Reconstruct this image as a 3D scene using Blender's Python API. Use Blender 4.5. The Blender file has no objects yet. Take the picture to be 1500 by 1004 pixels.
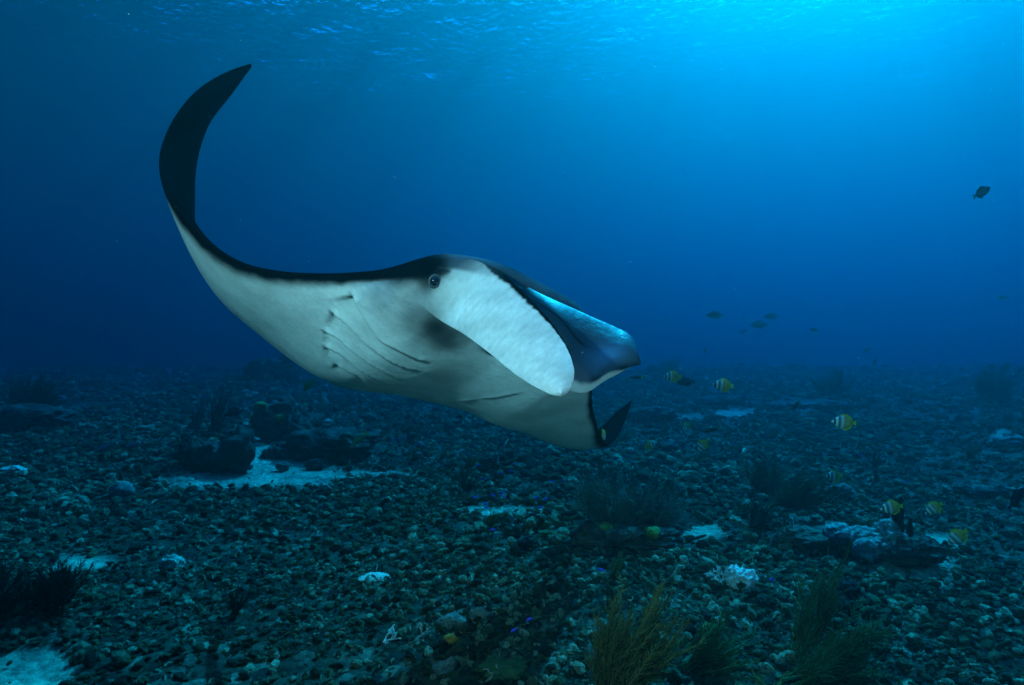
import bpy, bmesh, math, random, numpy as np
from mathutils import Vector, Matrix, noise
R=math.radians; sc=bpy.context.scene
F=894.0                                   # focal length in pixels of the 1500 px wide photograph
CAM_Z=1.3
# ------------------------------------------------------------------ camera, world, sun, exposure
cam=bpy.data.cameras.new('camera'); co=bpy.data.objects.new('camera',cam); sc.collection.objects.link(co)
co.location=(0,0,CAM_Z); co.rotation_euler=(R(90),0,0); cam.sensor_width=36; cam.lens=36*F/1500; cam.clip_start=.02; cam.clip_end=1000
sc.camera=co
SUN_EL,SUN_AZ=48,31
w=bpy.data.worlds.new('World'); sc.world=w; w.use_nodes=True
nt=w.node_tree; bg=nt.nodes['Background']; sky=nt.nodes.new('ShaderNodeTexSky'); sky.sky_type='NISHITA'; sky.sun_disc=False
sky.sun_elevation=R(SUN_EL); sky.sun_rotation=R(SUN_AZ); nt.links.new(sky.outputs[0],bg.inputs[0]); bg.inputs[1].default_value=.115
sl=bpy.data.lights.new('sun','SUN'); so=bpy.data.objects.new('sun',sl); sc.collection.objects.link(so)
sl.energy=5; sl.angle=R(.53); sl.color=(1,.97,.9)
d=Vector((math.sin(R(SUN_AZ))*math.cos(R(SUN_EL)),math.cos(R(SUN_AZ))*math.cos(R(SUN_EL)),math.sin(R(SUN_EL))))
so.rotation_euler=d.to_track_quat('Z','Y').to_euler()
# the photographer's strobes: the white light on the head and fin of the ray comes from the first
def strobe(loc,aim,power,size,cone,blend):
    L=bpy.data.lights.new('camera_strobe','SPOT'); o=bpy.data.objects.new('camera_strobe',L); sc.collection.objects.link(o)
    o.location=loc; L.energy=power; L.spot_size=R(cone); L.spot_blend=blend; L.shadow_soft_size=size; L.color=(1,.98,.95)
    o.rotation_euler=(Vector(aim)-o.location).to_track_quat('-Z','Y').to_euler()
strobe((-1.25,.25,2.0),(-.25,1.95,1.42),43,.06,84,1.0)
strobe((.45,.15,.70),(.30,2.6,1.02),9,.06,60,1.0)  # low second lamp, added as fill to brighten the far wing
sc.view_settings.view_transform='Standard'; sc.view_settings.look='None'; sc.view_settings.gamma=1; sc.view_settings.exposure=2.38
cy=sc.cycles; cy.use_denoising=True; cy.volume_bounces=1; cy.max_bounces=6; cy.diffuse_bounces=2; cy.glossy_bounces=2; cy.transparent_max_bounces=16
cy.sample_clamp_indirect=4; cy.use_adaptive_sampling=True; cy.adaptive_threshold=.025
# ------------------------------------------------------------------ helpers
def link(o,parent=None):
    sc.collection.objects.link(o)
    if parent is not None: o.parent=parent
    return o
def tag(o,label=None,cat=None,group=None,kind=None):
    for k,v in (('label',label),('category',cat),('group',group),('kind',kind)):
        if v: o[k]=v
    return o
def mesh_data(name,v,f,smooth=True,m=None):
    me=bpy.data.meshes.new(name); me.from_pydata([tuple(p) for p in v],[],[tuple(q) for q in f])
    if smooth: me.polygons.foreach_set('use_smooth',[True]*len(me.polygons))
    if m: me.materials.append(m)
    return me
def mesh_obj(name,v,f,m=None,parent=None,smooth=True):
    return link(bpy.data.objects.new(name,mesh_data(name,v,f,smooth,m)),parent)
def empty(name,loc,parent=None):
    o=bpy.data.objects.new(name,None); o.location=loc; o.empty_display_size=.1; return link(o,parent)
def to_px(x,y,z): return 750+F*x/y, 502-F*(z-CAM_Z)/y
def at(px,py,d): return np.array([(px-750)/F*d,d,CAM_Z+(502-py)/F*d])
def gnd(px,py):
    d=F*CAM_Z/(py-502); return (px-750)/F*d,d
def smooth(a,b,x):
    t=np.clip((x-a)/(b-a),0,1); return t*t*(3-2*t)
def snoise(P,freq,seed,octaves=3):
    r=np.random.RandomState(seed); P=np.asarray(P); out=np.zeros(P.shape[:-1])
    for o in range(octaves):
        for k in range(5):
            dd=r.normal(size=P.shape[-1]); dd/=np.linalg.norm(dd); out+=np.sin(P@dd*freq*(2.03**o)*r.uniform(.65,1.35)+r.uniform(0,6.28))/(1.8**o)
    return out/5.5
class N:
    """small node-material writer"""
    def __init__(s,name):
        s.m=bpy.data.materials.new(name); s.m.use_nodes=True; s.t=s.m.node_tree; s.b=s.t.nodes['Principled BSDF']
    def n(s,typ,ins=None,**kw):
        x=s.t.nodes.new(typ)
        for k,v in kw.items(): setattr(x,k,v)
        for k,v in (ins or {}).items():
            if hasattr(v,'is_linked'): s.t.links.new(v,x.inputs[k])
            else: x.inputs[k].default_value=v
        return x
    def noise(s,vec,scale,detail=4,rough=.6):
        return s.n('ShaderNodeTexNoise',{'Vector':vec,'Scale':scale,'Detail':detail,'Roughness':rough}).outputs['Fac']
    def mix(s,f,a,b,typ='MIX'):
        x=s.n('ShaderNodeMix',data_type='RGBA',blend_type=typ); 
        for k,v in ((0,f),(6,a),(7,b)):
            if hasattr(v,'is_linked'): s.t.links.new(v,x.inputs[k])
            else: x.inputs[k].default_value=v if k==0 else (*v[:3],1)
        return x.outputs[2]
    def ramp(s,f,stops):
        x=s.n('ShaderNodeValToRGB',{0:f}); e=x.color_ramp.elements
        while len(e)<len(stops): e.new(.5)
        for q,(p,c) in zip(e,stops): q.position=p; q.color=(*c,1) if hasattr(c,'__len__') else (c,c,c,1)
        return x.outputs[0]
    def bump(s,h,strength,dist):
        x=s.n('ShaderNodeBump',{'Height':h,'Strength':strength,'Distance':dist}); s.t.links.new(x.outputs[0],s.b.inputs['Normal']); return x
    def set(s,**kw):
        for k,v in kw.items():
            k=k.replace('_',' ').title() if k!='spec' else 'Specular IOR Level'
            if k=='Base Color' and not hasattr(v,'is_linked'): v=(*v[:3],1)
            if hasattr(v,'is_linked'): s.t.links.new(v,s.b.inputs[k])
            else: s.b.inputs[k].default_value=v
        return s.m
    def obj(s): return s.n('ShaderNodeTexCoord').outputs['Object']
    def pos(s): return s.n('ShaderNodeNewGeometry').outputs['Position']
    def rnd(s): return s.n('ShaderNodeObjectInfo').outputs['Random']
# ------------------------------------------------------------------ the water: surface seen from below and the body of water
SEA_Z=11.5
rng=np.random.RandomState(3)
WV=[(.4+3.2*rng.uniform(0,1)**1.8,rng.normal(.6,.75),rng.uniform(0,6.28)) for _ in range(70)]
def sea():
    xs=np.r_[np.linspace(-190,-34,14),np.linspace(-33,24,620),np.linspace(25,190,14)]
    ys=np.r_[np.linspace(-190,-3,12),np.linspace(-2,46,520),np.linspace(48,190,12)]
    X,Y=np.meshgrid(xs,ys); Z=0*X
    for lam,a,ph in WV:
        k=2*math.pi/lam; Z+=0.0028*lam*np.sin(k*(X*math.cos(a)+Y*math.sin(a))+ph)
    Z*=.75+.45*np.sin(X*.23+Y*.11)*np.sin(Y*.31-X*.07+1); Z+=SEA_Z; nx,ny=len(xs),len(ys); i=np.arange(nx*ny).reshape(ny,nx)
    f=np.stack([i[:-1,:-1],i[:-1,1:],i[1:,1:],i[1:,:-1]],-1).reshape(-1,4)
    m=N('sea_surface_water'); t=m.t; t.nodes.remove(m.b); out=[x for x in t.nodes if x.type=='OUTPUT_MATERIAL'][0]
    nz=m.n('ShaderNodeTexNoise',{'Vector':m.pos(),'Scale':3.4,'Detail':3.0,'Roughness':.5}); bp=m.n('ShaderNodeBump',{'Height':nz.outputs['Fac'],'Strength':.5,'Distance':.25})
    fr=m.n('ShaderNodeFresnel',{0:1.333,1:bp.outputs[0]}); tr=m.n('ShaderNodeBsdfTransparent'); gl=m.n('ShaderNodeBsdfGlossy',{'Roughness':.03,'Normal':bp.outputs[0]}); mx=m.n('ShaderNodeMixShader')
    t.links.new(fr.outputs[0],mx.inputs[0]); t.links.new(tr.outputs[0],mx.inputs[1]); t.links.new(gl.outputs[0],mx.inputs[2]); t.links.new(mx.outputs[0],out.inputs[0])
    o=mesh_obj('sea_surface',np.stack([X,Y,Z],-1).reshape(-1,3),f,m.m); tag(o,'rippled underside of the sea surface high above the reef','sea surface',kind='structure')
sea()
def water_body():
    S=np.array((0,.0148,.0150)); A=np.array((.37,.083,.0380)); Dn=1.0
    v=[(x,y,z) for z in (-1.6,SEA_Z+.5) for y in (-195,195) for x in (-195,195)]
    o=mesh_obj('haze',v,[(0,2,3,1),(4,5,7,6),(0,1,5,4),(2,6,7,3),(0,4,6,2),(1,3,7,5)],smooth=False)
    m=N('sea_water'); m.t.nodes.remove(m.b); out=[x for x in m.t.nodes if x.type=='OUTPUT_MATERIAL'][0]
    ab=A/Dn/(1-S/Dn)
    pv=m.n('ShaderNodeVolumePrincipled',{'Color':(*(S/Dn),1),'Absorption Color':(*((1-ab)**2),1),'Density':Dn,'Anisotropy':.84}); m.t.links.new(pv.outputs[0],out.inputs['Volume'])
    o.data.materials.append(m.m); tag(o,'clear blue sea water filling the whole scene','water',kind='stuff')
water_body()
def pch(x,xk,yk):
    xk=np.asarray(xk,float); yk=np.asarray(yk,float); m=np.gradient(yk,xk); x=np.clip(x,xk[0],xk[-1])
    i=np.clip(np.searchsorted(xk,x)-1,0,len(xk)-2); h=xk[i+1]-xk[i]; t=(x-xk[i])/h
    return (2*t**3-3*t**2+1)*yk[i]+(t**3-2*t**2+t)*h*m[i]+(-2*t**3+3*t**2)*yk[i+1]+(t**3-t**2)*h*m[i+1]
def smooth(a,b,x):
    t=np.clip((x-a)/(b-a),0,1); return t*t*(3-2*t)
def rng_noise(seed,P,freq,oct=3):
    """cheap smooth value noise from sums of sines"""
    r=np.random.RandomState(seed); out=0*P[:,0]
    for o in range(oct):
        for k in range(4):
            d=r.normal(size=3); d/=np.linalg.norm(d); out=out+np.sin(P@d*freq*(1.9**o)*r.uniform(.7,1.3)+r.uniform(0,6.28))/(1.7**o)
    return out/(4*1.5)
YAW,PIT,ROL=R(29.29),R(10.76),R(24.17)
MT=np.array([.037,2.007,.077+1.3])
h_=np.array([math.sin(YAW)*math.cos(PIT),-math.cos(YAW)*math.cos(PIT),math.sin(PIT)])
r_=np.cross(h_,[0,0,1]); r_/=np.linalg.norm(r_); u_=np.cross(r_,h_)
MR=np.stack([r_*math.cos(ROL)+u_*math.sin(ROL),h_,u_*math.cos(ROL)-r_*math.sin(ROL)],1)
def to_world(P): return P@MR.T+MT
def to_local(Q): return (Q-MT)@MR
def project(P):
    Q=to_world(P); return np.c_[750+F*Q[:,0]/Q[:,1],502-F*(Q[:,2]-1.3)/Q[:,1]]
def unproject(x,y,d): return np.array([(x-750)/F*d,d,1.3+(502-y)/F*d])
D_=np.radians
def wing_frames(s,near):
    ss=np.linspace(0,1.95,400)
    if near:
        th=D_([0,-10.6,-4.4,31.6,63.8,99.0,134.1]); tw=D_([-3,-6,1,10.5,16,5]); scl=1
        le=[.10,.09,.05,-.03,-.20,-.366,-.487,-.69,-.664,-.64,-.63]; ch=[1.42,1.37,1.30,1.12,.93,.69,.50,.42,.245,.12,.03]
    else:
        th=D_([0,-11.5,-8,13.5,37,51,61]); tw=D_([-3,1,4,5,-2,-8]); scl=.85
        le=[.10,.09,.05,-.10,-.26,-.43,-.74,-1.0,-1.15,-1.23,-1.25]; ch=[1.42,1.35,1.25,1.02,.85,.68,.48,.38,.22,.11,.03]
    lk=[0,.2,.3,.45,.6,.8,1.15,1.5,1.75,1.9,1.95]
    T=pch(ss,[0,.45,.75,1.05,1.35,1.65,1.95],th)
    X=np.r_[0,np.cumsum((np.cos(T[1:])+np.cos(T[:-1]))/2*np.diff(ss))]*scl; Z=np.r_[0,np.cumsum((np.sin(T[1:])+np.sin(T[:-1]))/2*np.diff(ss))]*scl
    x=np.interp(s,ss,X); z=np.interp(s,ss,Z); t=np.interp(s,ss,T); w=pch(s,[0,.45,.8,1.1,1.4,1.95],tw)
    return x,z,t,w,pch(s,lk,le),pch(s,lk,ch)
def build_body():
    sp=np.r_[np.linspace(0,.62,165),np.linspace(.62,1.3,70)[1:],np.linspace(1.3,1.95,70)[1:]]
    S=np.r_[-sp[::-1],sp[1:]]; NS=len(S)
    a=np.linspace(0,1,185)
    cu=.35*a+.65*(1-np.cos(a*math.pi))/2; cu=cu**1.25      # denser at the front
    NCU=len(cu)
    P=np.zeros((NS,2*NCU-2,3)); CC=np.zeros((NS,2*NCU-2)); UPP=np.zeros((NS,2*NCU-2))
    c_all=np.r_[cu,cu[-2:0:-1]]; side=np.r_[np.ones(NCU),-np.ones(NCU-2)]; side[0]=0; side[NCU-1]=0
    for i,s in enumerate(S):
        near=s>=0; q=abs(s); x,z,t,w,yl,ch=[float(np.ravel(v)[0]) for v in wing_frames(np.array([q]),near)]
        # thickness
        hu=float(pch(np.array([q]),[0,.2,.34,.45,.7,1.1,1.5,1.95],[.148,.145,.122,.085,.050,.030,.018,.004])[0])
        hl=float(pch(np.array([q]),[0,.2,.34,.45,.7,1.1,1.5,1.95],[.165,.175,.175,.16,.088,.036,.02,.004])[0])
        head=1-smooth(.30,.50,q)
        e=.55-.27*head                       # blunt front on the head
        c=c_all
        prof=lambda c,e,b:(np.clip(c,0,1)**e)*(1-np.clip(c,0,1)**b)
        pu=prof(c,e+.10*head,1.35); pu/=prof(np.linspace(0,1,200),e+.10*head,1.35).max()
        el=.62-.30*head; pl=prof(c,el,2.2); pl/=prof(np.linspace(0,1,200),el,2.2).max()
        hgt=np.where(side>0,pu*hu,np.where(side<0,-pl*hl,0))
        # thin plate away from the tips keeps an edge
        tl=np.array([math.cos(t),0,math.sin(t)]); n=np.array([-math.sin(t),0,math.cos(t)])
        cw,sw=math.cos(w),math.sin(w)
        b=np.array([0,-cw,0])+n*sw; nn=n*cw+np.array([0,sw,0])
        base=np.array([x,yl,z])
        pts=base+np.outer(c*ch,b)+np.outer(hgt,nn)
        lift=head*np.clip(1-c/.30,0,1)**1.5
        pts=pts+np.outer(lift*.055,[0,0,1])
        mouth=(1-(smooth(.02,.12,q) if near else smooth(.18,.27,q)))*np.where(side<=0,smooth(.10,.30,-hgt/hl)*(1-smooth(.62,.86,-hgt/hl))*(c<.3),0)
        pts=pts+np.outer(mouth*.22,b)
        if s<0: pts[:,0]*=-1
        P[i]=pts; CC[i]=mouth; UPP[i]=side
    return S,c_all,side,P,CC
S_,C_,SIDE_,P_,MOUTH_=build_body()
# ------------------------------------------------------------------ manta ray
def manta_material():
    m=N('manta_skin'); o=m.obj(); c=m.n('ShaderNodeVertexColor',layer_name='col').outputs[0]
    n1=m.noise(o,9,5); n2=m.noise(o,60,3); n3=m.noise(o,260,2)
    mp=m.n('ShaderNodeMapping',{'Vector':o,'Scale':(9.,45.,9.)}); n4=m.noise(mp.outputs[0],1.6,5,.65); n5=m.noise(o,22,2)
    c=m.mix(1,c,m.ramp(n1,[(.3,.80),(.7,1.06)]),'MULTIPLY'); c=m.mix(1,c,m.ramp(n4,[(.3,.90),(.6,1.03)]),'MULTIPLY'); c=m.mix(m.ramp(n5,[(.73,0.),(.78,.45)]),c,(.10,.12,.13)); c=m.mix(1,c,m.ramp(n2,[(.25,.90),(.75,1.05)]),'MULTIPLY')
    m.bump(m.n('ShaderNodeMath',{0:m.n('ShaderNodeMath',{0:n3,1:n2},operation='ADD').outputs[0],1:n4},operation='ADD').outputs[0],.45,.006)
    return m.set(base_color=c,roughness=.62,spec=0.)
def polyline(pts,n):
    pts=np.asarray(pts,float); dd=np.r_[0,np.cumsum(np.linalg.norm(np.diff(pts,axis=0),axis=1))]; t=np.linspace(0,dd[-1],n)
    return np.stack([np.interp(t,dd,pts[:,k]) for k in range(pts.shape[1])],-1)
def cr(pts,n):                                  # smooth curve through points
    pts=np.asarray(pts,float); k=np.r_[0,np.cumsum(np.linalg.norm(np.diff(pts,axis=0),axis=1))]; t=np.linspace(0,k[-1],n)
    return np.stack([pch(t,k,pts[:,j]) for j in range(pts.shape[1])],-1)
def sheet(Lp,Rp,nu,nv,thick,bulge,edge=.5):
    """a closed, thick, gently cupped flap between two edges given as world points"""
    L=cr(Lp,nu); Q=cr(Rp,nu); v=np.linspace(0,1,nv); v=(1-np.cos(v*math.pi))/2
    M=L[:,None]*(1-v)[None,:,None]+Q[:,None]*v[None,:,None]
    du=np.gradient(M,axis=0); dv=np.gradient(M,axis=1); n=np.cross(du,dv); n/=np.linalg.norm(n,axis=2)[...,None]+1e-9
    n[-1]=n[-2]
    M=M+n*np.outer(smooth(0,.35,np.linspace(0,1,nu)),bulge*np.sin(v*math.pi))[...,None]
    u=np.linspace(0,1,nu); T=thick*np.sqrt(np.clip(1-(2*v-1)**2,0,1))[None,:]*((1-.55*u)*(.02+.98*smooth(.06,.40,u)))[:,None]*np.sqrt(np.clip(1-u**6,0,1))[:,None]*.5
    A=M+n*T[...,None]; B=M-n*T[...,None]
    V=np.concatenate([A.reshape(-1,3),B.reshape(-1,3)]); i=np.arange(nu*nv).reshape(nu,nv); k=nu*nv
    f=np.stack([i[:-1,:-1],i[1:,:-1],i[1:,1:],i[:-1,1:]],-1).reshape(-1,4); g=f[:,::-1]+k
    UV=np.stack(np.meshgrid(u,v,indexing='ij'),-1).reshape(-1,2)
    return V,np.concatenate([f,g]),np.concatenate([UV,UV]),np.r_[np.ones(k),-np.ones(k)]
def manta():
    P=P_.copy(); NS,NC=P.shape[:2]; flat=P.reshape(-1,3); u=project(flat); dep=to_world(flat)[:,1]
    Sf=np.repeat(S_,NC); cf=np.tile(C_,NS); side=np.tile(SIDE_,NS); mo=MOUTH_.reshape(-1)
    chord=np.concatenate([np.full(NC,float(np.ravel(wing_frames(np.array([abs(s)]),s>=0)[5])[0])) for s in S_])
    vent=side<0
    nv=np.cross(np.gradient(P,axis=0),np.gradient(P,axis=1)).reshape(-1,3); nv/=np.linalg.norm(nv,axis=1)[:,None]+1e-12
    if (nv[(side<0)&(abs(Sf)<.2)&(cf>.3)&(cf<.7)][:,2]).mean()>0: nv=-nv
    view=to_world(flat)-np.array([0,0,CAM_Z]); facing=((nv@MR.T)*view).sum(1)<0
    def on_body(px,py,mask=vent):
        r=np.hypot(u[:,0]-px,u[:,1]-py); ok=mask&facing&(r<14)
        if not ok.any(): ok=mask&facing
        q=r+ (dep-dep[ok].min())*40; q[~ok]=1e9; return flat[q.argmin()]
    z1=lambda L:[(220+.2987*x,330+.2987*y) for x,y in L]
    slits=[z1([(985,340),(1010,400),(1060,480),(1130,570),(1220,625),(1310,660),(1395,680)]),
           z1([(885,425),(960,490),(1050,590),(1150,660),(1250,705),(1340,725)]),
           z1([(845,515),(900,550),(990,630),(1100,705),(1200,750),(1290,775)]),
           z1([(850,595),(945,655),(1000,700),(1080,750),(1170,785),(1240,800)]),
           z1([(900,685),(1020,755),(1080,795),(1150,830),(1205,840)])]
    col=np.ones((len(flat),3))*np.array([.70,.71,.68])
    # gill slits: each flap stands proud in front and drops behind
    disp=np.zeros(len(flat)); dark=np.zeros(len(flat))
    def slit(pts,A,opening):
        pl=cr([on_body(*q) for q in pts],70)
        near=vent&(np.linalg.norm(flat-pl.mean(0),axis=1)<.45); idx=np.where(near)[0]
        D=flat[idx][:,None]-pl[None]; r=np.linalg.norm(D,axis=2); k=r.argmin(1); rr=r[np.arange(len(idx)),k]
        tan=np.gradient(pl,axis=0); tan/=np.linalg.norm(tan,axis=1)[:,None]
        back=np.cross(tan,np.array([0,0,1])); back*=np.sign(-back[:,1:2]+1e-9)
        sd=(D[np.arange(len(idx)),k]*back[k]).sum(1); t=k/69.
        end=smooth(0,.06,t)*(1-smooth(.86,1,t))+.0; end=np.where((k==0)|(k==69),end*0+np.exp(-(rr/.006)**2)*.6,end)
        a=A*(1.25-.75*t)
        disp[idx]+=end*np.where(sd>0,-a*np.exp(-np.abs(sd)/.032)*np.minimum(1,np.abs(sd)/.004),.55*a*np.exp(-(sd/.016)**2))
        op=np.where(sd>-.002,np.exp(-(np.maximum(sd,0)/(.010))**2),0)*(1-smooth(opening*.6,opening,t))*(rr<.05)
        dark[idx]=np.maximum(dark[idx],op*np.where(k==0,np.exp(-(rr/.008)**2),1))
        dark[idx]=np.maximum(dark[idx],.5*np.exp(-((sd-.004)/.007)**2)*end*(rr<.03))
        dark[idx]=np.maximum(dark[idx],.22*np.exp(-np.maximum(sd,0)/.035)*(sd>0)*end*(rr<.08))  # shade in the crease behind each flap, painted into the colour
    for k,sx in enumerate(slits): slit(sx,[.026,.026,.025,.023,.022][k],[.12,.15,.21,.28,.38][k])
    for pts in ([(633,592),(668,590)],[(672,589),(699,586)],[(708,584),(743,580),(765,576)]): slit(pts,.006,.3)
    dg=disp.reshape(NS,NC)
    for _ in range(2): dg=(np.roll(dg,1,0)+2*dg+np.roll(dg,-1,0))/4; dg=(np.roll(dg,1,1)+2*dg+np.roll(dg,-1,1))/4
    disp=dg.reshape(-1); kg=dark.reshape(NS,NC); kg=(np.roll(kg,1,0)+2*kg+np.roll(kg,-1,0))/4; dark=((np.roll(kg,1,1)+2*kg+np.roll(kg,-1,1))/4).reshape(-1)
    flat2=flat+nv*disp[:,None]
    # pigment, plus painted crease shade and sheen
    nz=snoise(flat,26,5); nz2=snoise(flat,75,6)
    s=np.abs(Sf); e=cf*chord
    band=np.where(Sf>0,np.interp(s,[.30,.36,.42,.5,.7,.9,1.1,1.25,1.4],[.0,.010,.012,.016,.030,.045,.05,.09,.30]),np.interp(s,[.40,.5,.8,1.1,1.4],[0,.01,.02,.06,.30]))
    k=smooth(1.5,.35,e/(band+1e-4)+.22*nz2+.16*nz)*vent
    grey=smooth(2.2,.9,e/(band+1e-4)+.22*nz)*vent*(s>.42)
    tail=vent*smooth(.055,.015,(1-cf)*chord+.006*nz)*(s>.3)
    black=np.array([.002,.0026,.0035])
    col=col*(1-.45*grey[:,None])+black*2.5*(.45*grey[:,None])
    for msk in (k,tail): col=col*(1-msk[:,None])+black*msk[:,None]
    dors=side>=0
    dcol=np.tile(black,(len(flat),1))
    front=smooth(.20,.03,cf+.02*nz)*(1-smooth(.30,.38,s)); dcol=dcol*(1-front[:,None])+np.array([.06,.085,.11])*front[:,None]
    col[dors]=dcol[dors]
    col[mo>.25]=black*1.5
    lip=np.clip(mo/.25,0,1)*(mo<=.25); col=col*(1-.6*lip[:,None])+black*(.6*lip[:,None])
    def patch(px,py,rad,strength,c=black,el=1.0,nf=.35,mask=None):
        a=on_body(px,py,np.ones(len(flat),bool)); q=flat-a; r=np.linalg.norm(q*np.array([1,el,1]),axis=1)/rad
        g=np.exp(-(r*(1+nf*nz+.25*nf*nz2))**2*1.2)*strength*(smooth(.12,.3,col.mean(1)) if np.mean(c)>.1 else 1); col[:]=col*(1-g[:,None])+np.asarray(c)*g[:,None]
    patch(640,478,.085,.92); patch(655,505,.07,.75); patch(620,465,.11,.35); patch(597,455,.09,.22); patch(660,545,.10,.30)
    patch(545,420,.075,.6,(.26,.33,.40)); patch(565,412,.06,.5,(.28,.35,.42)); patch(610,440,.07,.25,(.25,.3,.36))
    patch(672,381,.055,.7,(.38,.46,.52))  # pale blue sheen on top of the head, painted into the colour
    patch(606,386,.075,1.0); patch(588,391,.06,1.0); patch(622,388,.06,.98); patch(640,384,.035,.9); patch(634,400,.035,.85); patch(626,416,.035,.75)
    
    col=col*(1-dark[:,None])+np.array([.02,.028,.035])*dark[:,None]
    i=np.arange(NS*NC).reshape(NS,NC); j=np.roll(i,-1,axis=1)
    f=np.stack([i[:-1],i[1:],j[1:],j[:-1]],-1).reshape(-1,4).tolist()
    V=[flat2]; Fc=f; COL=[col]; base=len(flat2)
    W=lambda L:[unproject(*q) for q in L]
    # near cephalic fin, hanging unrolled in front of the mouth
    v,ff,uv,sg=sheet(W([(596,428,1.90),(640,466,1.872),(680,490,1.80),(720,520,1.72),(760,552,1.65),(794,572,1.60),(810,579,1.585),(822,581,1.578)]),
                  W([(652,383,1.90),(694,380,1.866),(722,391,1.84),(752,414,1.80),(787,449,1.74),(817,485,1.685),(838,524,1.63),(842,548,1.60),(839,563,1.588),(832,575,1.58),(823,581,1.578)]),150,110,.022,.014)
    rootz=uv[:,0]<.5; pv=np.c_[750+F*v[:,0]/v[:,1],502-F*(v[:,2]-CAM_Z)/v[:,1]]; near_i=np.where(facing&(u[:,0]>560)&(u[:,0]<760)&(u[:,1]>340)&(u[:,1]<520)&(dep<2.0))[0]
    hd=np.full(len(v),9.); hc=np.zeros((len(v),3)); ri=np.where(rootz)[0]
    for k0 in range(0,len(ri),2000):
        kk=ri[k0:k0+2000]; D2=((pv[kk][:,None]-u[near_i][None])**2).sum(2); wt=1/(D2+4.)**2; wt/=wt.sum(1)[:,None]; hd[kk]=wt@dep[near_i]; hc[kk]=wt@col[near_i]
    q_=np.clip(.5+.5*(v[:,1]-(hd-.004))/.035,0,1); sm_=v[:,1]*(1-q_)+(hd-.004)*q_-.035*q_*(1-q_); bl=smooth(.30,.5,uv[:,0])
    nd=np.where(rootz,sm_*(1-bl)+v[:,1]*bl,v[:,1]); nd=np.where(rootz&(sg<0),np.maximum(nd,v[:,1])*bl+nd*(1-bl),nd)
    # keep whichever layer faces the lens in front
    o3=np.array([0,0,CAM_Z]); v=o3+(v-o3)*(nd/v[:,1])[:,None]
    v=to_local(v); n1=snoise(v,30,9); n2=snoise(v,120,10); st=snoise(np.c_[uv[:,0]*230+n1*2.5,uv[:,1]*11],1.0,15,2); c=np.tile(np.array([.66,.69,.69]),(len(v),1))*(1+.15*st+.04*n2)[:,None]
    edge_w=np.interp(uv[:,0],[0,.2,.28,.5,.75,1],[.0,.02,.10,.08,.03,0]); ed=smooth(1.15,.55,(1-uv[:,1])/(edge_w+1e-3)+.22*st+.25*n2)*(edge_w>.004)
    lo=smooth(.30,.02,uv[:,1]+.05*n1)*.25
    c=c*(1-lo[:,None])+np.array([.38,.47,.50])*lo[:,None]; c=c*(1-ed[:,None])+black*ed[:,None]
    rt=np.where(rootz,smooth(.34,.08,uv[:,0]+.03*n1),0); c=c*(1-rt[:,None])+hc*rt[:,None]
    V.append(v); Fc=Fc+(ff+base).tolist(); COL.append(c); base+=len(v)
    # far cephalic fin, rolled up beyond the mouth, its pale rim towards the lower jaw
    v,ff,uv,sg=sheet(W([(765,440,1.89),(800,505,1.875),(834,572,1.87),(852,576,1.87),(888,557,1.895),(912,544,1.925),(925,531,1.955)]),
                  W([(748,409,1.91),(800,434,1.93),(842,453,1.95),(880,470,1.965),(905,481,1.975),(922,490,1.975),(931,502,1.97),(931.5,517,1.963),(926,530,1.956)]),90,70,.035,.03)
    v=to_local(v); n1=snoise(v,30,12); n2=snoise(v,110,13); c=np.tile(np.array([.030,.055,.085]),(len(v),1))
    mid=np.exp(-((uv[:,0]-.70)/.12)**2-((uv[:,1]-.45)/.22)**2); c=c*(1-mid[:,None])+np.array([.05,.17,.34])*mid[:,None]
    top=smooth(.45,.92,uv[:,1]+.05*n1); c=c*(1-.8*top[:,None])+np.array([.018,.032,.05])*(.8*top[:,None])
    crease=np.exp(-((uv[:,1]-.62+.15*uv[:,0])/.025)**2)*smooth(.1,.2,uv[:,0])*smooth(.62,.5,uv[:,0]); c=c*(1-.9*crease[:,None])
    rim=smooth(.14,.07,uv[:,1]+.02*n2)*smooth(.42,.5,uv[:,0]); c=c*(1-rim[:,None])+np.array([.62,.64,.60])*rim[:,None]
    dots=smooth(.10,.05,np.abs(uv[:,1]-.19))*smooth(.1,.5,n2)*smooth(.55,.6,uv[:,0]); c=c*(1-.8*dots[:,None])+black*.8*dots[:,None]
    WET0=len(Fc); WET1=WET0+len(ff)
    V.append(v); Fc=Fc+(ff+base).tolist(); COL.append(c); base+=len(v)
    # whip tail trailing behind the body
    t=np.linspace(0,1,30); tp=np.c_[.05*t*t,-1.22-.85*t,-.06+.02*t+.15*t*t]; a_=np.arange(8)*math.pi/4
    v=(tp[:,None]+(.030*(1-t)**1.3+.004)[:,None,None]*np.stack([np.cos(a_),0*a_,np.sin(a_)],-1)[None]).reshape(-1,3); i_=np.arange(240).reshape(30,8); j_=np.roll(i_,-1,axis=1)
    ff=np.stack([i_[:-1],i_[1:],j_[1:],j_[:-1]],-1).reshape(-1,4); V.append(v); Fc=Fc+(ff+base).tolist(); COL.append(np.tile(black,(len(v),1))); base+=len(v)
    me=mesh_data('manta_ray',np.concatenate(V),Fc,True,manta_material())
    ca=me.color_attributes.new('col','FLOAT_COLOR','POINT'); C=np.concatenate(COL); ca.data.foreach_set('color',np.c_[np.clip(C,0,1),np.ones(len(C))].astype(np.float32).ravel())
    wet=N('manta_wet_skin'); oo=wet.obj(); wc=wet.n('ShaderNodeVertexColor',layer_name='col').outputs[0]; wet.bump(wet.noise(oo,25,4),.35,.01); me.materials.append(wet.set(base_color=wc,roughness=.45,spec=.2))
    mi=np.zeros(len(me.polygons),np.int32); mi[WET0:WET1]=1; me.polygons.foreach_set('material_index',mi)
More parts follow.
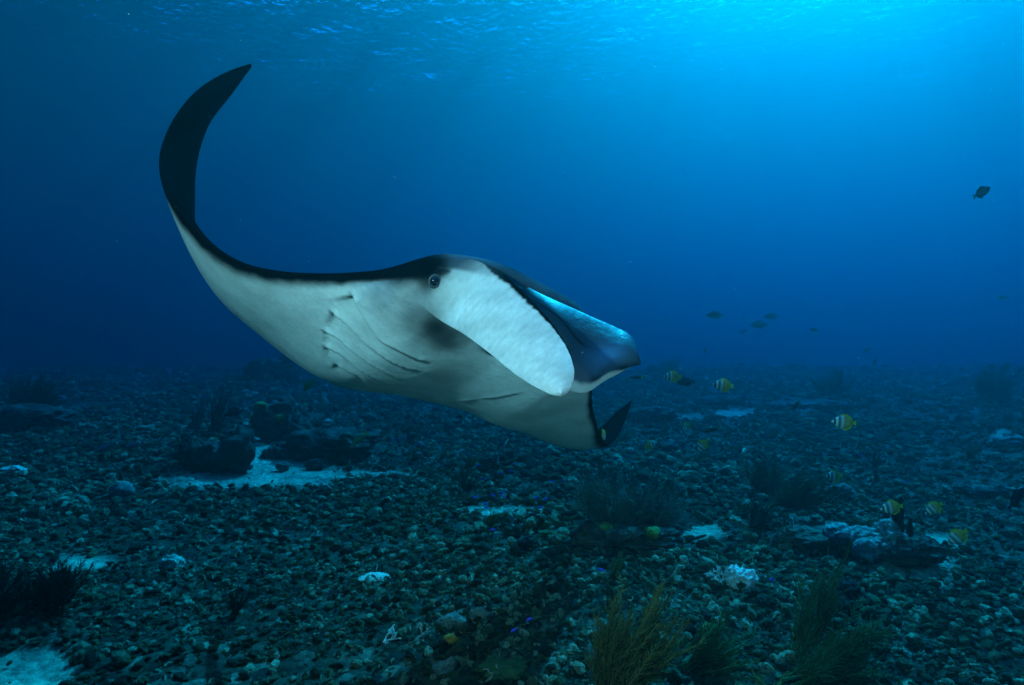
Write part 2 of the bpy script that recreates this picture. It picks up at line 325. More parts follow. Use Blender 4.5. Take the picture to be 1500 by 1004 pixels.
    o=link(bpy.data.objects.new('manta_ray',me)); o.matrix_world=Matrix([[*MR[0],MT[0]],[*MR[1],MT[1]],[*MR[2],MT[2]],[0,0,0,1]])
    tag(o,'large manta ray with white belly banking over the reef, one wing curled upward','manta ray')
    # eyes
    em=N('manta_eye'); em=em.set(base_color=(.006,.008,.012),roughness=.12,spec=.6); rm=N('manta_eyelid').set(base_color=(.03,.036,.042),roughness=.5)
    for px,py,far in ((637,412,0),):
        p=on_body(px,py,np.ones(len(flat),bool)); n=to_local(np.array([[0,0,CAM_Z]])+0)[0]-p; n/=np.linalg.norm(n)
        nn=nv[np.linalg.norm(flat-p,axis=1).argmin()]; n=n*.35+nn*.65; n/=np.linalg.norm(n)
        bm=bmesh.new(); bmesh.ops.create_uvsphere(bm,u_segments=24,v_segments=16,radius=.0165); me=bpy.data.meshes.new('eye'); bm.to_mesh(me); bm.free(); me.polygons.foreach_set('use_smooth',[True]*len(me.polygons)); me.materials.append(em)
        e=link(bpy.data.objects.new('eye',me),o); e.location=p-n*.003
        # lid: a low ring around the eye
        a=np.linspace(0,2*math.pi,33)[:-1]; b=np.linspace(0,2*math.pi,13)[:-1]; Vr=[]; Fr=[]
        for x in a:
            for y in b: Vr.append(((.0175+.006*math.cos(y))*math.cos(x)*.9,(.0175+.006*math.cos(y))*math.sin(x),.005*math.sin(y)))
        for ii in range(32):
            for jj in range(12): Fr.append((ii*12+jj,((ii+1)%32)*12+jj,((ii+1)%32)*12+(jj+1)%12,ii*12+(jj+1)%12))
        lid=mesh_obj('eyelid',Vr,Fr,rm,o); lid.location=p-n*.0005; lid.rotation_euler=Vector(n).to_track_quat('Z','Y').to_euler()
    far_p=flat[np.argmin(np.linalg.norm(flat-np.array([-.36,-.02,.06]),axis=1))]
    e=link(bpy.data.objects.new('eye',bpy.data.objects['eye'].data),o); e.location=far_p
manta()
# ------------------------------------------------------------------ seabed
SAND=[(395,676,88,30),(340,696,90,17),(450,690,60,10),(545,690,55,5),(420,648,55,9),(1078,600,30,6),(1012,606,20,4),(960,806,55,14),(1030,800,30,12),
      (1340,842,62,20),(1290,830,40,12),(745,757,62,6),(40,985,62,30),(95,835,30,9),(130,825,40,9),(1468,642,18,5),(550,846,22,4),(1380,800,30,10),(455,700,30,6)]
MOUNDS=[(315,672,.5,.10),(495,662,.55,.12),(410,632,.45,.14),(1190,800,.55,.13),(920,790,.5,.08),(1310,815,.35,.06),(975,565,.9,.22),(1220,590,.9,.12),(1460,600,1.1,.16),(40,625,1.0,.18),(395,570,1.2,.3),(60,900,.4,.06),(1210,905,.3,.05),(680,920,.3,.04),(1050,600,1.2,-.06)]
MND=[(*gnd(px,py),r,h) for px,py,r,h in MOUNDS]
def hz(x,y):
    x=np.asarray(x,float); y=np.asarray(y,float); P=np.stack([x,y],-1)
    z=.070*snoise(P,.9,21,2)+.034*snoise(P,3.1,22,3)
    z=z+.34*smooth(9,22,y)*snoise(P,.42,23,2)
    for mx,my,r,h in MND: z=z+h*np.exp(-((x-mx)**2+(y-my)**2)/(r*r))
    return z
def sandmask(x,y):
    x=np.asarray(x,float); y=np.asarray(y,float); yy=np.maximum(y,.8); P=np.stack([x,y],-1)
    u=750+F*x/yy; v=502+F*CAM_Z/yy; nz=.40*snoise(P,5.5,31,4)+.22*snoise(P,30,32,2); m=np.zeros_like(x)
    for cx,cy,rx,ry in SAND: m=np.maximum(m,smooth(1.45,.55,np.hypot((u-cx)/rx,(v-cy)/ry)+nz))
    m=np.where(y<.9,0,m)
    return m
def seabed():
    xs=np.r_[-np.geomspace(190,8.2,26),np.linspace(-8,8,400),np.geomspace(8.2,190,26)]
    ys=np.r_[-np.geomspace(190,.6,12),np.linspace(0,10,250),np.linspace(10.06,18,90),np.geomspace(18.4,190,30)]
    X,Y=np.meshgrid(xs,ys); far=smooth(120,40,np.hypot(X,Y)); Z=hz(X,Y)*far; sm=sandmask(X,Y)
    Z=Z-.018*sm+(1-sm)*.012*snoise(np.stack([X,Y],-1),17,41,3)
    nx,ny=len(xs),len(ys); i=np.arange(nx*ny).reshape(ny,nx); f=np.stack([i[:-1,:-1],i[:-1,1:],i[1:,1:],i[1:,:-1]],-1).reshape(-1,4)
    m=N('seabed_rubble_and_sand'); p=m.pos(); s=m.n('ShaderNodeVertexColor',layer_name='sand').outputs[0]
    n1=m.noise(p,3,6); n2=m.noise(p,22,5,.7); n3=m.noise(p,90,3,.7)
    vor=m.n('ShaderNodeTexVoronoi',{'Vector':p,'Scale':17.0}).outputs['Color']; vd=m.n('ShaderNodeTexVoronoi',{'Vector':p,'Scale':17.0}).outputs['Distance']
    bw=m.n('ShaderNodeRGBToBW',{0:vor}).outputs[0]
    rub=m.ramp(bw,[(.12,(.010,.012,.008)),(.45,(.030,.034,.020)),(.75,(.06,.065,.040)),(.95,(.16,.16,.11))])
    rub=m.mix(1,rub,m.ramp(n2,[(.3,.35),(.7,1.25)]),'MULTIPLY'); rub=m.mix(1,rub,m.ramp(n1,[(.3,.55),(.7,1.3)]),'MULTIPLY')
    snd=m.mix(1,(.36,.36,.24),m.ramp(n3,[(.3,.72),(.7,1.08)]),'MULTIPLY'); snd=m.mix(1,snd,m.ramp(n2,[(.30,.42),(.62,1.08)]),'MULTIPLY')
    c=m.mix(s,rub,snd)
    hgt=m.n('ShaderNodeMath',{0:n2,1:vd},operation='SUBTRACT').outputs[0]; m.bump(hgt,.8,.03)
    mt=m.set(base_color=c,roughness=.9,spec=.1)
    o=mesh_obj('seabed',np.stack([X,Y,Z],-1).reshape(-1,3),f,mt)
    ca=o.data.color_attributes.new('sand','FLOAT_COLOR','POINT'); q=sm.reshape(-1); ca.data.foreach_set('color',np.stack([q,q,q,np.ones_like(q)],-1).astype(np.float32).ravel())
    tag(o,'dark coral rubble seabed with patches of pale sand','seabed',kind='structure')
seabed()
# ------------------------------------------------------------------ coral rubble
def rubble_material(name,stops,tint):
    m=N(name); o=m.obj(); r=m.rnd(); n1=m.noise(o,2.2,4); n2=m.noise(o,5,4,.75); n3=m.noise(o,11,3,.75)
    c=m.ramp(r,stops); c=m.mix(1,c,m.ramp(n2,[(.32,.12),(.5,.8),(.70,1.9)]),'MULTIPLY'); c=m.mix(m.ramp(n1,[(.52,0.),(.66,.75)]),c,tint)
    c=m.mix(m.ramp(n3,[(.60,0.),(.68,.75)]),c,(.46,.46,.35))
    m.bump(m.n('ShaderNodeMath',{0:n2,1:n3},operation='ADD').outputs[0],.9,.12)
    return m.set(base_color=c,roughness=.9,spec=.12)
STOPS=[(0,(.014,.019,.008)),(.28,(.055,.072,.028)),(.52,(.13,.155,.065)),(.64,(.13,.20,.075)),(.76,(.29,.24,.115)),(.87,(.50,.52,.29)),(1,(.72,.72,.44))]
MR1=rubble_material('rubble_algae',STOPS,(.06,.075,.035)); MR2=rubble_material('rubble_crust',STOPS,(.14,.075,.085))
def ico(sub):
    bm=bmesh.new(); bmesh.ops.create_icosphere(bm,subdivisions=sub,radius=1); v=np.array([p.co for p in bm.verts]); f=[[q.index for q in p.verts] for p in bm.faces]; bm.free(); return v,f
ICO2,ICO3,ICO4=ico(2),ico(3),ico(4)
def capsule(a,b,ra,rb,n=6,seg=4):
    a=np.array(a,float); b=np.array(b,float); d=b-a; d/=np.linalg.norm(d)+1e-9; u=np.cross(d,[.3,.8,.5]); u/=np.linalg.norm(u); w_=np.cross(d,u); V=[];Fc=[]
    ts=[-.06,0]+list(np.linspace(.15,.85,seg))+[1,1.06]; rs=[.25*ra,.8*ra]+list(np.linspace(ra,rb,seg))+[.8*rb,.25*rb]
    for t,r in zip(ts,rs):
        for k in range(n):
            g=2*math.pi*k/n; V.append(a+(b-a)*t+r*(u*math.cos(g)+w_*math.sin(g)))
    for i in range(len(ts)-1):
        for k in range(n): Fc.append((i*n+k,i*n+(k+1)%n,(i+1)*n+(k+1)%n,(i+1)*n+k))
    Fc.append(tuple(range(n-1,-1,-1))); Fc.append(tuple((len(ts)-1)*n+k for k in range(n)))
    return np.array(V),Fc
def merge(parts):
    V=[];Fc=[];b=0
    for v,f in parts: V.append(v); Fc+= [tuple(q+b for q in p) for p in f]; b+=len(v)
    return np.concatenate(V),Fc
ROCKS=[]
for k in range(14):
    r=np.random.RandomState(100+k)
    if k<7:
        v,f=ICO3; v=v*np.array([1,r.uniform(.55,1),r.uniform(.45,.85)])
        v=v*(1+.32*snoise(v,2.2,200+k,2)+.34*snoise(v,5.5,300+k,2)+.24*snoise(v,13,350+k,2))[:,None]
    else:
        parts=[]; p=np.zeros(3); 
        for j in range(r.randint(2,5)):
            q=p+r.normal(size=3)*np.array([1,1,.35])*.75; parts.append(capsule(p,q,r.uniform(.26,.4),r.uniform(.16,.3)))
            if r.rand()<.6: p=q
        v,f=merge(parts); v=v-v.mean(0); v=v/np.abs(v).max(); v=v*(1+.16*snoise(v,6,400+k,2))[:,None]
    ROCKS.append(mesh_data('rubble_piece',v,f,k%3==0,MR1 if k%2 else MR2))
def rubble_points():
    r=np.random.RandomState(77); out=[]
    for y0,y1,den,s0,s1 in ((1.5,3.6,2300,.008,.034),(3.6,6.2,850,.012,.046),(6.2,10,360,.018,.062),(10,16,120,.030,.09),(16,30,40,.05,.14)):
        n=int(den*((y1*y1-y0*y0)*.92+2.6*(y1-y0))); y=np.sqrt(r.uniform(y0*y0,y1*y1,n)); x=(y*.92+1.3)*r.uniform(-1,1,n)
        clump=snoise(np.stack([x,y],-1),2.2,51,3); sm=sandmask(x,y); keep=r.rand(n)<np.clip(.78+.75*clump,.10,1)*(1-.90*sm)
        x,y=x[keep],y[keep]; s=s0+(s1-s0)*r.uniform(0,1,len(x))**2.4
        s*=np.where(sm[keep]>.4,.42,1); out.append(np.stack([x,y,s],-1))
    return np.concatenate(out)
RP=rubble_points(); _hol=snoise(RP[:,:2],1.15,61,2); RP[:,2]*=np.clip(1+.45*_hol,.6,1.7); _r=np.random.RandomState(8)
RZ=hz(RP[:,0],RP[:,1])+.012*(1-sandmask(RP[:,0],RP[:,1]))*snoise(RP[:,:2],17,41,3)+RP[:,2]*_r.uniform(-.05,.75,len(RP))
RROT=np.stack([_r.uniform(-.6,.6,len(RP)),_r.uniform(-.6,.6,len(RP)),_r.uniform(0,6.28,len(RP))],-1); RID=_r.randint(0,14,len(RP))
_px,_py=to_px(RP[:,0],RP[:,1],RZ); _vis=(_px>5)&(_px<1495)&(_py>560)&(_py<995)
_size=np.where(_vis,RP[:,2]/RP[:,1],0); BIG=np.argsort(-_size)[:300]; _mask=np.ones(len(RP),bool); _mask[BIG]=False
for i in BIG:
    o=link(bpy.data.objects.new('coral_rubble',ROCKS[RID[i]])); o.location=(RP[i,0],RP[i,1],RZ[i]); o.rotation_euler=RROT[i]; o.scale=(RP[i,2],)*3
    tag(o,'larger loose lump of dark coral rubble lying on the seabed','rubble','loose lumps of coral rubble',kind='thing')
def rubble_field():
    col=bpy.data.collections.new('rubble_pieces')
    for k,me in enumerate(ROCKS): o=bpy.data.objects.new('rubble_%02d'%k,me); col.objects.link(o)
    P=np.c_[RP[_mask,:2],RZ[_mask]]; me=bpy.data.meshes.new('rubble_field'); me.from_pydata(P.tolist(),[],[]); n=len(P)
    a=me.attributes.new('rot','FLOAT_VECTOR','POINT'); a.data.foreach_set('vector',RROT[_mask].astype(np.float32).ravel())
    a=me.attributes.new('scl','FLOAT','POINT'); a.data.foreach_set('value',RP[_mask,2].astype(np.float32))
    a=me.attributes.new('pid','INT','POINT'); a.data.foreach_set('value',RID[_mask].astype(np.int32))
    o=link(bpy.data.objects.new('coral_rubble_field',me)); g=bpy.data.node_groups.new('scatter','GeometryNodeTree')
    g.interface.new_socket('Geometry',in_out='INPUT',socket_type='NodeSocketGeometry'); g.interface.new_socket('Geometry',in_out='OUTPUT',socket_type='NodeSocketGeometry')
    nn=g.nodes.new; i=nn('NodeGroupInput'); out=nn('NodeGroupOutput'); ip=nn('GeometryNodeInstanceOnPoints'); ci=nn('GeometryNodeCollectionInfo'); ci.inputs[0].default_value=col; ci.inputs['Separate Children'].default_value=True; ci.inputs['Reset Children'].default_value=True
    def at_(name,t): x=nn('GeometryNodeInputNamedAttribute'); x.data_type=t; x.inputs['Name'].default_value=name; return [s for s in x.outputs if s.enabled][0]
    L=g.links.new; L(i.outputs[0],ip.inputs['Points']); L(ci.outputs[0],ip.inputs['Instance']); ip.inputs['Pick Instance'].default_value=True
    L(at_('pid','INT'),ip.inputs['Instance Index']); L(at_('scl','FLOAT'),ip.inputs['Scale'])
    e=nn('FunctionNodeEulerToRotation'); L(at_('rot','FLOAT_VECTOR'),e.inputs[0]); L(e.outputs[0],ip.inputs['Rotation']); L(ip.outputs[0],out.inputs[0])
    md=o.modifiers.new('scatter','NODES'); md.node_group=g
    tag(o,'carpet of small dark coral rubble covering the seabed','rubble',kind='stuff')
rubble_field()
# ------------------------------------------------------------------ corals and bommies
def ground_at(px,py):
    x,y=gnd(px,py)
    for _ in range(6):
        z=float(hz(x,y)); y=F*(CAM_Z-z)/(py-502); x=(px-750)/F*y
    return np.array([x,y,float(hz(x,y))])
def coral_mat(name,c1,c2,scale=8,bump=.03,rough=.85):
    m=N(name); p=m.pos(); n1=m.noise(p,scale,5,.65); n2=m.noise(p,scale*6,4,.7)
    c=m.mix(m.ramp(n1,[(.38,0.),(.62,1.)]),c1,c2); c=m.mix(1,c,m.ramp(n2,[(.3,.4),(.7,1.5)]),'MULTIPLY')
    m.bump(m.n('ShaderNodeMath',{0:n1,1:n2},operation='ADD').outputs[0],.8,bump); return m.set(base_color=c,roughness=rough,spec=.15)
M_DARK=coral_mat('encrusted_rock',(.018,.02,.018),(.085,.075,.05)); M_BROWN=coral_mat('brown_coral',(.05,.05,.03),(.11,.10,.055),14)
M_GREY=coral_mat('grey_coral',(.10,.12,.10),(.20,.22,.17),18,.02); M_WHITE=coral_mat('bleached_coral',(.52,.52,.44),(.72,.70,.60),30,.008); M_BLACK=coral_mat('black_sponge',(.004,.005,.006),(.014,.015,.016),30,.01)
M_OLIVE=coral_mat('green_sponge',(.10,.13,.02),(.20,.20,.03),26,.01); M_PALE=coral_mat('pale_rock',(.36,.36,.26),(.50,.48,.36),16,.012); M_ORANGE=coral_mat('orange_sponge',(.35,.11,.02),(.45,.2,.03),26,.01)
ICO5=ico(5)
def lump(size,seed,sub=3,rough=.28,knob=.16,flat=0.):
    v,f={2:ICO2,3:ICO3,4:ICO4,5:ICO5}[sub]; v=v.copy(); v=v*(1+rough*snoise(v,1.7,seed,2)+knob*snoise(v,5.0,seed+1,2)+(knob*.75*snoise(v,12,seed+2,2)+knob*.5*snoise(v,26,seed+3,2) if sub>3 else knob*.6*snoise(v,10,seed+2,2)))[:,None]
    v[:,2]=np.where(v[:,2]<0,v[:,2]*(1-flat),v[:,2]); return v*np.asarray(size),f
def bommie(name,label,cat,px,py,wid,hei,seed,mat_,n=7,growth=(),group=None,dep=.7):
    g=ground_at(px,py); r=np.random.RandomState(seed); parts=[]
    v,f=lump((wid*.5,wid*.5*dep,hei*.6),seed,5 if hei>.08 else 4,.26,.22); parts.append((v+np.array([0,0,hei*.3]),f))
    for k in range(n):
        a=r.uniform(0,6.28); rr=r.uniform(.25,.52)*wid; s=r.uniform(.12,.26)*wid
        v,f=lump((s,s*r.uniform(.7,1),min(s,hei*.5)*r.uniform(.7,1.1)),seed+10+k,4,.30,.24); parts.append((v+np.array([rr*math.cos(a),rr*math.sin(a)*dep,r.uniform(.1,.75)*hei]),f))
    v,f=merge(parts); o=mesh_obj(name,v,f,mat_); o.location=g; tag(o,label,cat,group)
    for nm,m,k,sz in growth:
        for j in range(k):
            a=r.uniform(3.4,6.0); v,f=lump((sz,sz,sz*.7),seed+60+j,3,.25,.25); c=mesh_obj(nm,v,f,m,o); c.location=(wid*.42*math.cos(a),wid*.42*dep*math.sin(a),hei*r.uniform(.35,.95))
    return o
def tubes_mesh(paths,n=4):
    """paths: list of (points, radii)"""
    V=[];Fc=[];b=0
    for pts,rad in paths:
        pts=np.asarray(pts); m=len(pts); t=np.gradient(pts,axis=0); t/=np.linalg.norm(t,axis=1)[:,None]+1e-9
        u=np.cross(t,[.31,.22,.93]); u/=np.linalg.norm(u,axis=1)[:,None]+1e-9; w_=np.cross(t,u); a=np.arange(n)*2*math.pi/n
        V.append((pts[:,None]+np.asarray(rad)[:,None,None]*(u[:,None]*np.cos(a)[None,:,None]+w_[:,None]*np.sin(a)[None,:,None])).reshape(-1,3))
        for i in range(m-1):
            for k in range(n): Fc.append((b+i*n+k,b+i*n+(k+1)%n,b+(i+1)*n+(k+1)%n,b+(i+1)*n+k))
        b+=m*n
    return np.concatenate(V),Fc
def feather(name,label,cat,base,h,lean,stems,spread,mat_,seed,pin=.16,rad=.004,npin=22,wid=.5,droop=0.,group=None,fan=1.0):
    r=np.random.RandomState(seed); lean=np.asarray(lean,float); lean/=np.linalg.norm(lean); root=empty(name,base); tag(root,label,cat,group)
    main=[];fine=[]; side=np.cross(lean,[0,1,0]); side/=np.linalg.norm(side); dep=np.cross(lean,side)
    for k in range(stems):
        a=r.normal()*spread; b=r.normal()*spread*wid; d0=lean+side*a+dep*b; d0/=np.linalg.norm(d0); L=h*r.uniform(.5,1.0)
        m=14; t=np.linspace(0,1,m); curl=r.normal(size=3)*.10*L; p0=side*r.normal()*.05*h+dep*r.normal()*.05*h
        pts=p0+np.outer(t,d0*L)+np.outer(t**2,curl+lean*.18*L-np.array([0,0,droop*L]))+np.outer(np.sin(t*9+r.uniform(0,6)),r.normal(size=3)*.008*h)
        main.append((pts,rad*(1.15-.8*t)))
        tan=np.gradient(pts,axis=0); tan/=np.linalg.norm(tan,axis=1)[:,None]; ax=np.cross(tan[7],r.normal(size=3)); ax/=np.linalg.norm(ax)
        for j in range(npin):
            tt=r.uniform(.22,1); i=min(int(tt*(m-1)),m-2); fr=tt*(m-1)-i; p=pts[i]*(1-fr)+pts[i+1]*fr; sg=1 if j%2 else -1
            dd=tan[i]*r.uniform(.75,1.2)+ax*sg*r.uniform(.4,.9)+r.normal(size=3)*.28; dd/=np.linalg.norm(dd); l=pin*h*r.uniform(.4,1)*(1.15-.7*tt)*fan
            q=np.array([p,p+dd*l*.5+tan[i]*l*.05,p+dd*l+tan[i]*l*.25]); fine.append((q,np.array([.62,.5,.22])*rad))
            if l>.03:
                for e in range(3):
                    s0=q[0]*(1-.3*e-.2)+q[2]*(.3*e+.2); d2=dd+r.normal(size=3)*.7; d2/=np.linalg.norm(d2); fine.append((np.array([s0,s0+d2*l*.3]),np.array([.4,.2])*rad))
    v,f=tubes_mesh(main,5); mesh_obj('stems',v,f,mat_,root)['kind']='stuff'; v,f=tubes_mesh(fine,3); mesh_obj('branchlets',v,f,mat_,root)['kind']='stuff'
    v,f=lump((h*.09,h*.09,h*.05),seed+5,2); mesh_obj('holdfast',v,f,M_DARK,root)
    return root
def fmat(name,c,c2=None): 
    m=N(name); p=m.pos(); n=m.noise(p,14,3); return m.set(base_color=m.mix(n,c,c2 or tuple(.5*x for x in c)),roughness=.8,spec=.1)
M_FOL=fmat('olive_hydroid',(.16,.12,.03),(.09,.09,.03)); M_FGR=fmat('green_hydroid',(.06,.12,.035),(.03,.06,.02)); M_FDK=fmat('dark_hydroid',(.025,.03,.02),(.01,.014,.01)); M_FGY=fmat('grey_black_coral',(.13,.16,.13),(.05,.065,.055)); M_FBR=fmat('brown_gorgonian',(.06,.05,.03))
# foreground feathery colonies
feather('hydroid_colony','olive brown feathery colony at the bottom edge, its plumes swept up to one side','hydroid',ground_at(885,1032),.40,(.42,.05,.75),46,.30,M_FOL,501,.20,.0034,60)
feather('hydroid_colony','low green feathery tuft behind the olive brown colony at the bottom edge','hydroid',ground_at(1005,985),.26,(.6,.1,.45),26,.45,M_FGR,502,.3,.003,46)
feather('hydroid_colony','dark green feathery colony in the bottom corner, plumes spreading sideways','hydroid',ground_at(1150,1018),.46,(.9,.15,.36),40,.20,M_FGR,503,.2,.003,60)
feather('hydroid_colony','tall thin green plume rising beside the dark overhanging coral','hydroid',ground_at(1165,965),.42,(.45,.1,.75),16,.13,M_FGR,504,.2,.003,50)
feather('hydroid_colony','pale green sprig poking in from the bottom edge','hydroid',ground_at(1120,1024),.12,(.3,.0,.8),8,.5,fmat('pale_green_hydroid',(.22,.28,.09)),505,.2,.003,14)
feather('hydroid_colony','dark feathery bush near the left edge with a long arching plume','hydroid',ground_at(78,905),.22,(-.05,.1,.9),40,.5,M_FDK,506,.34,.0032,50)
feather('hydroid_colony','near black feathery bush cut off by the left edge','hydroid',ground_at(-12,900),.25,(.15,.1,.85),30,.6,M_FDK,507,.34,.004,46)
feather('hydroid_colony','green feathery fan leaning over a dark hollow at mid right','hydroid',ground_at(1118,752),.52,(.92,.1,.30),36,.16,M_FGR,508,.26,.004,50)
feather('hydroid_colony','second green tuft right behind the leaning feathery fan','hydroid',ground_at(1105,728),.30,(.5,.2,.6),24,.45,M_FGR,509,.34,.004,40)
feather('black_coral_bush','dense grey bushy coral with fine twigs standing in the middle of the reef','coral',ground_at(905,786),.36,(.02,.1,.95),40,.75,M_FGY,510,.42,.005,46)
feather('black_coral_bush','smaller grey bushy coral beside the dense one, with yellow green sponge','coral',ground_at(958,782),.28,(.22,.1,.9),28,.75,M_FGY,511,.42,.005,40)
feather('sea_whip_clump','taller dark sea whip clump on the rock beside the sand patch','sea whip',ground_at(312,640)+np.array([0,0,.05]),.62,(.18,.1,.9),26,.14,M_FBR,512,.10,.010,16)
feather('sea_whip_clump','shorter dark sea whip blade next to the taller clump','sea whip',ground_at(288,640)+np.array([0,0,.05]),.42,(.10,.1,.9),14,.12,M_FBR,513,.10,.010,14)
for px,py,h,sd,lab in ((1222,588,.55,520,'dark bushy coral far off in the middle of the rubble plain'),(1455,590,.6,521,'dark bushy coral far off near the right edge'),(38,622,.55,522,'dark bushy coral far off near the left edge'),(980,560,.5,523,'dark bushy coral far off just past the snout of the ray')):
    feather('distant_coral_bush',lab,'coral',ground_at(px,py),h,(.0,.1,.9),30,.9,M_FDK,sd,.45,.012,30,group='far coral bushes')
# bommies and lumps
bommie('coral_bommie','broad dark encrusted rock along the near side of the sand patch','rock',315,684,.66,.30,530,M_DARK,12,(('coral_knob',M_BROWN,3,.07),('coral_knob',M_GREY,2,.06)))
bommie('coral_bommie','pointed dark coral head with green sponge behind the sand patch','rock',410,640,.62,.50,531,M_DARK,8,(('sponge',M_OLIVE,3,.07),))
bommie('coral_bommie','low dark overhanging rock at the far end of the sand patch','rock',497,668,.85,.26,532,M_DARK,9,(('coral_knob',M_BROWN,2,.06),))
bommie('coral_bommie','small dark ragged coral clump sitting on the pale sand','rock',405,668,.34,.12,533,M_DARK,6)
bommie('sand_boulder','small rounded boulder alone on the pale sand','boulder',414,687,.14,.08,534,M_GREY,1)
bommie('sand_boulder','pair of dark boulders at the edge of the pale sand','boulder',462,686,.20,.09,535,M_DARK,2)
bommie('coral_bommie','far rounded rock fading into the blue below the raised wing','rock',395,572,1.3,.6,536,M_DARK,6)
bommie('coral_bommie','far dark rock fading into the blue beyond the snout','rock',972,566,1.2,.35,537,M_DARK,6)
bommie('coral_bommie','far low rock near the left edge under the dark bush','rock',45,628,1.1,.28,538,M_DARK,6)
bommie('coral_bommie','wide grey mound of coral below the striped fish at right','coral',1195,795,.38,.09,539,coral_mat('dull_mound_coral',(.05,.06,.04),(.13,.15,.10),22,.03),16)
bommie('coral_bommie','pale knobbly coral beside the wide grey mound','coral',1272,806,.36,.14,540,coral_mat('knobbly_coral',(.12,.14,.11),(.42,.44,.38),40,.02),10)
bommie('coral_bommie','rubble mound under the grey bushy coral','rock',930,790,.55,.10,541,M_DARK,12,(('sponge',M_OLIVE,3,.045),))
bommie('coral_bommie','dark rock at the base of the black sponge','rock',1325,812,.36,.12,542,M_DARK,9)
bommie('coral_bommie','dark low rock below the snout with shadowed hollows','rock',945,618,.9,.25,543,M_DARK,9,(('coral_knob',M_GREY,2,.07),))
bommie('coral_bommie','dark ledge at far right of centre behind the striped fish','rock',1180,600,1.4,.16,544,M_DARK,8)
bommie('coral_bommie','dark broken ledge beyond the wing tip','rock',1060,592,1.1,.18,545,M_DARK,8)
bommie('coral_bommie','black overhanging plate coral beside the tall thin plume','coral',1222,890,.20,.09,546,M_BLACK,3)
bommie('coral_dome','left one of two grey dome corals in the foreground rubble','coral',664,916,.135,.055,547,M_GREY,1)
bommie('coral_dome','right one of two grey dome corals in the foreground rubble','coral',704,908,.105,.055,548,M_GREY,1)
bommie('coral_dome','small grey dome coral close to the bottom edge','coral',650,985,.09,.05,549,M_GREY,1)
bommie('coral_dome','dark round coral ball under the ray','coral',716,688,.19,.15,550,M_DARK,0)
bommie('pale_rock','pale cream block standing out of the rubble at left','rock',251,833,.13,.085,551,M_PALE,1)
bommie('pale_rock','flat pale slab lying in the rubble left of centre','rock',548,850,.16,.035,552,M_PALE,1)
bommie('pale_rock','pale flat rock on the rubble at the far left edge','rock',18,694,.24,.08,553,M_PALE,1)
bommie('sponge_patch','orange sponge crust beside the dome corals','sponge',664,938,.075,.03,554,M_ORANGE,2)
bommie('sponge_patch','yellow sponge lump between the bottom feathery colonies','sponge',1040,925,.07,.035,555,M_OLIVE,2)
bommie('sponge_patch','green sponge crust near the bottom edge','sponge',735,985,.20,.045,556,coral_mat('green_crust',(.03,.05,.02),(.07,.11,.035),30,.01),4)
bommie('pale_rock','pale grey lump among the rubble at far right','rock',1440,726,.3,.1,557,M_GREY,3)
bommie('pale_rock','grey knobbly lump near the right edge of the reef','rock',1475,655,.4,.14,558,M_GREY,4)
LM=[('the big sand patch',400,675),('the pale cream block',251,825),('the flat pale slab',548,848),('the sea urchin',767,798),('the bushy grey coral',905,740),('the white coral head',1086,848),('the black finger sponge',1313,790),('the olive plumes at the bottom edge',900,960),('the dark green plumes at the bottom',1200,960),('the dark bush by the left edge',78,860),('the two dome corals',684,905),('the white antler twig',562,940),('the leaning green fan',1150,740),('the far wing tip',905,630),('the largest butterflyfish',1236,619),('the overhanging rock past the sand',497,655),('the sand in the bottom corner',40,975),('the black fish at the right edge',1489,730),('the lowest butterflyfish',1403,787),('the far sand strip',1075,600),('the dark round coral ball',716,680),('the pale rock at the left edge',18,690),('the snout of the ray',925,510),('the three long grey fish',1100,468),('the far bush at the left edge',38,610),('the belly of the ray',600,590)]
USED=set()
def where(what,px,py):
    c=[]
    for nm,x,y in LM:
        dx,dy=px-x,py-y; r=math.hypot(dx,dy*1.5); d_=('right of' if dx>0 else 'left of') if abs(dx)>abs(dy)*1.5 else ('below' if dy>0 else 'above')
        c.append((r,('just ' if r<55 else 'well ' if r>150 else '')+d_+' '+nm))
    for r,ph in sorted(c):
        t=what+' '+ph
        if t not in USED and len(t.split())<=16: USED.add(t); return t
    return what
# smaller coral lumps and algae tufts scattered between the larger heads
def scatter_lumps():
    r=np.random.RandomState(31); pro=[]
    for k in range(9):
        parts=[lump((1,r.uniform(.7,1),r.uniform(.5,.8)),700+k,4,.30,.24)]
        for j in range(r.randint(2,6)):
            a=r.uniform(0,6.28); q=r.uniform(.25,.5); v,f=lump((q,q,q*.8),720+k*7+j,3,.3,.25); parts.append((v+np.array([.8*math.cos(a),.8*math.sin(a),r.uniform(-.1,.5)]),f))
        v,f=merge(parts); pro.append(mesh_data('coral_lump',v,f,True,[M_DARK,M_BROWN,M_DARK,M_GREY,M_DARK,M_BROWN,M_DARK,M_GREY,M_PALE][k]))
    n=0
    while n<46:
        y=math.sqrt(r.uniform(2.4**2,15**2)); x=y*r.uniform(-.82,.82)
        if sandmask(np.array([x]),np.array([y]))[0]>.2: continue
        k=r.randint(0,9); s_=r.uniform(.035,.085)*(1+y*.07)*(.5 if k==8 else 1); o=link(bpy.data.objects.new('coral_lump',pro[k])); o.location=(x,y,float(hz(x,y))+s_*.25); o.scale=(s_,s_,s_*r.uniform(.7,1.2)); o.rotation_euler=(r.uniform(-.2,.2),r.uniform(-.2,.2),r.uniform(0,6.28))
        tag(o,where(['dark encrusted coral lump','brown knobbly coral lump','dark encrusted coral lump','grey knobbly coral lump','dark encrusted coral lump','brown knobbly coral lump','dark encrusted coral lump','grey knobbly coral lump','small pale coral lump'][k],*to_px(x,y,float(hz(x,y)))),'coral','coral lumps scattered in the rubble'); n+=1
scatter_lumps()
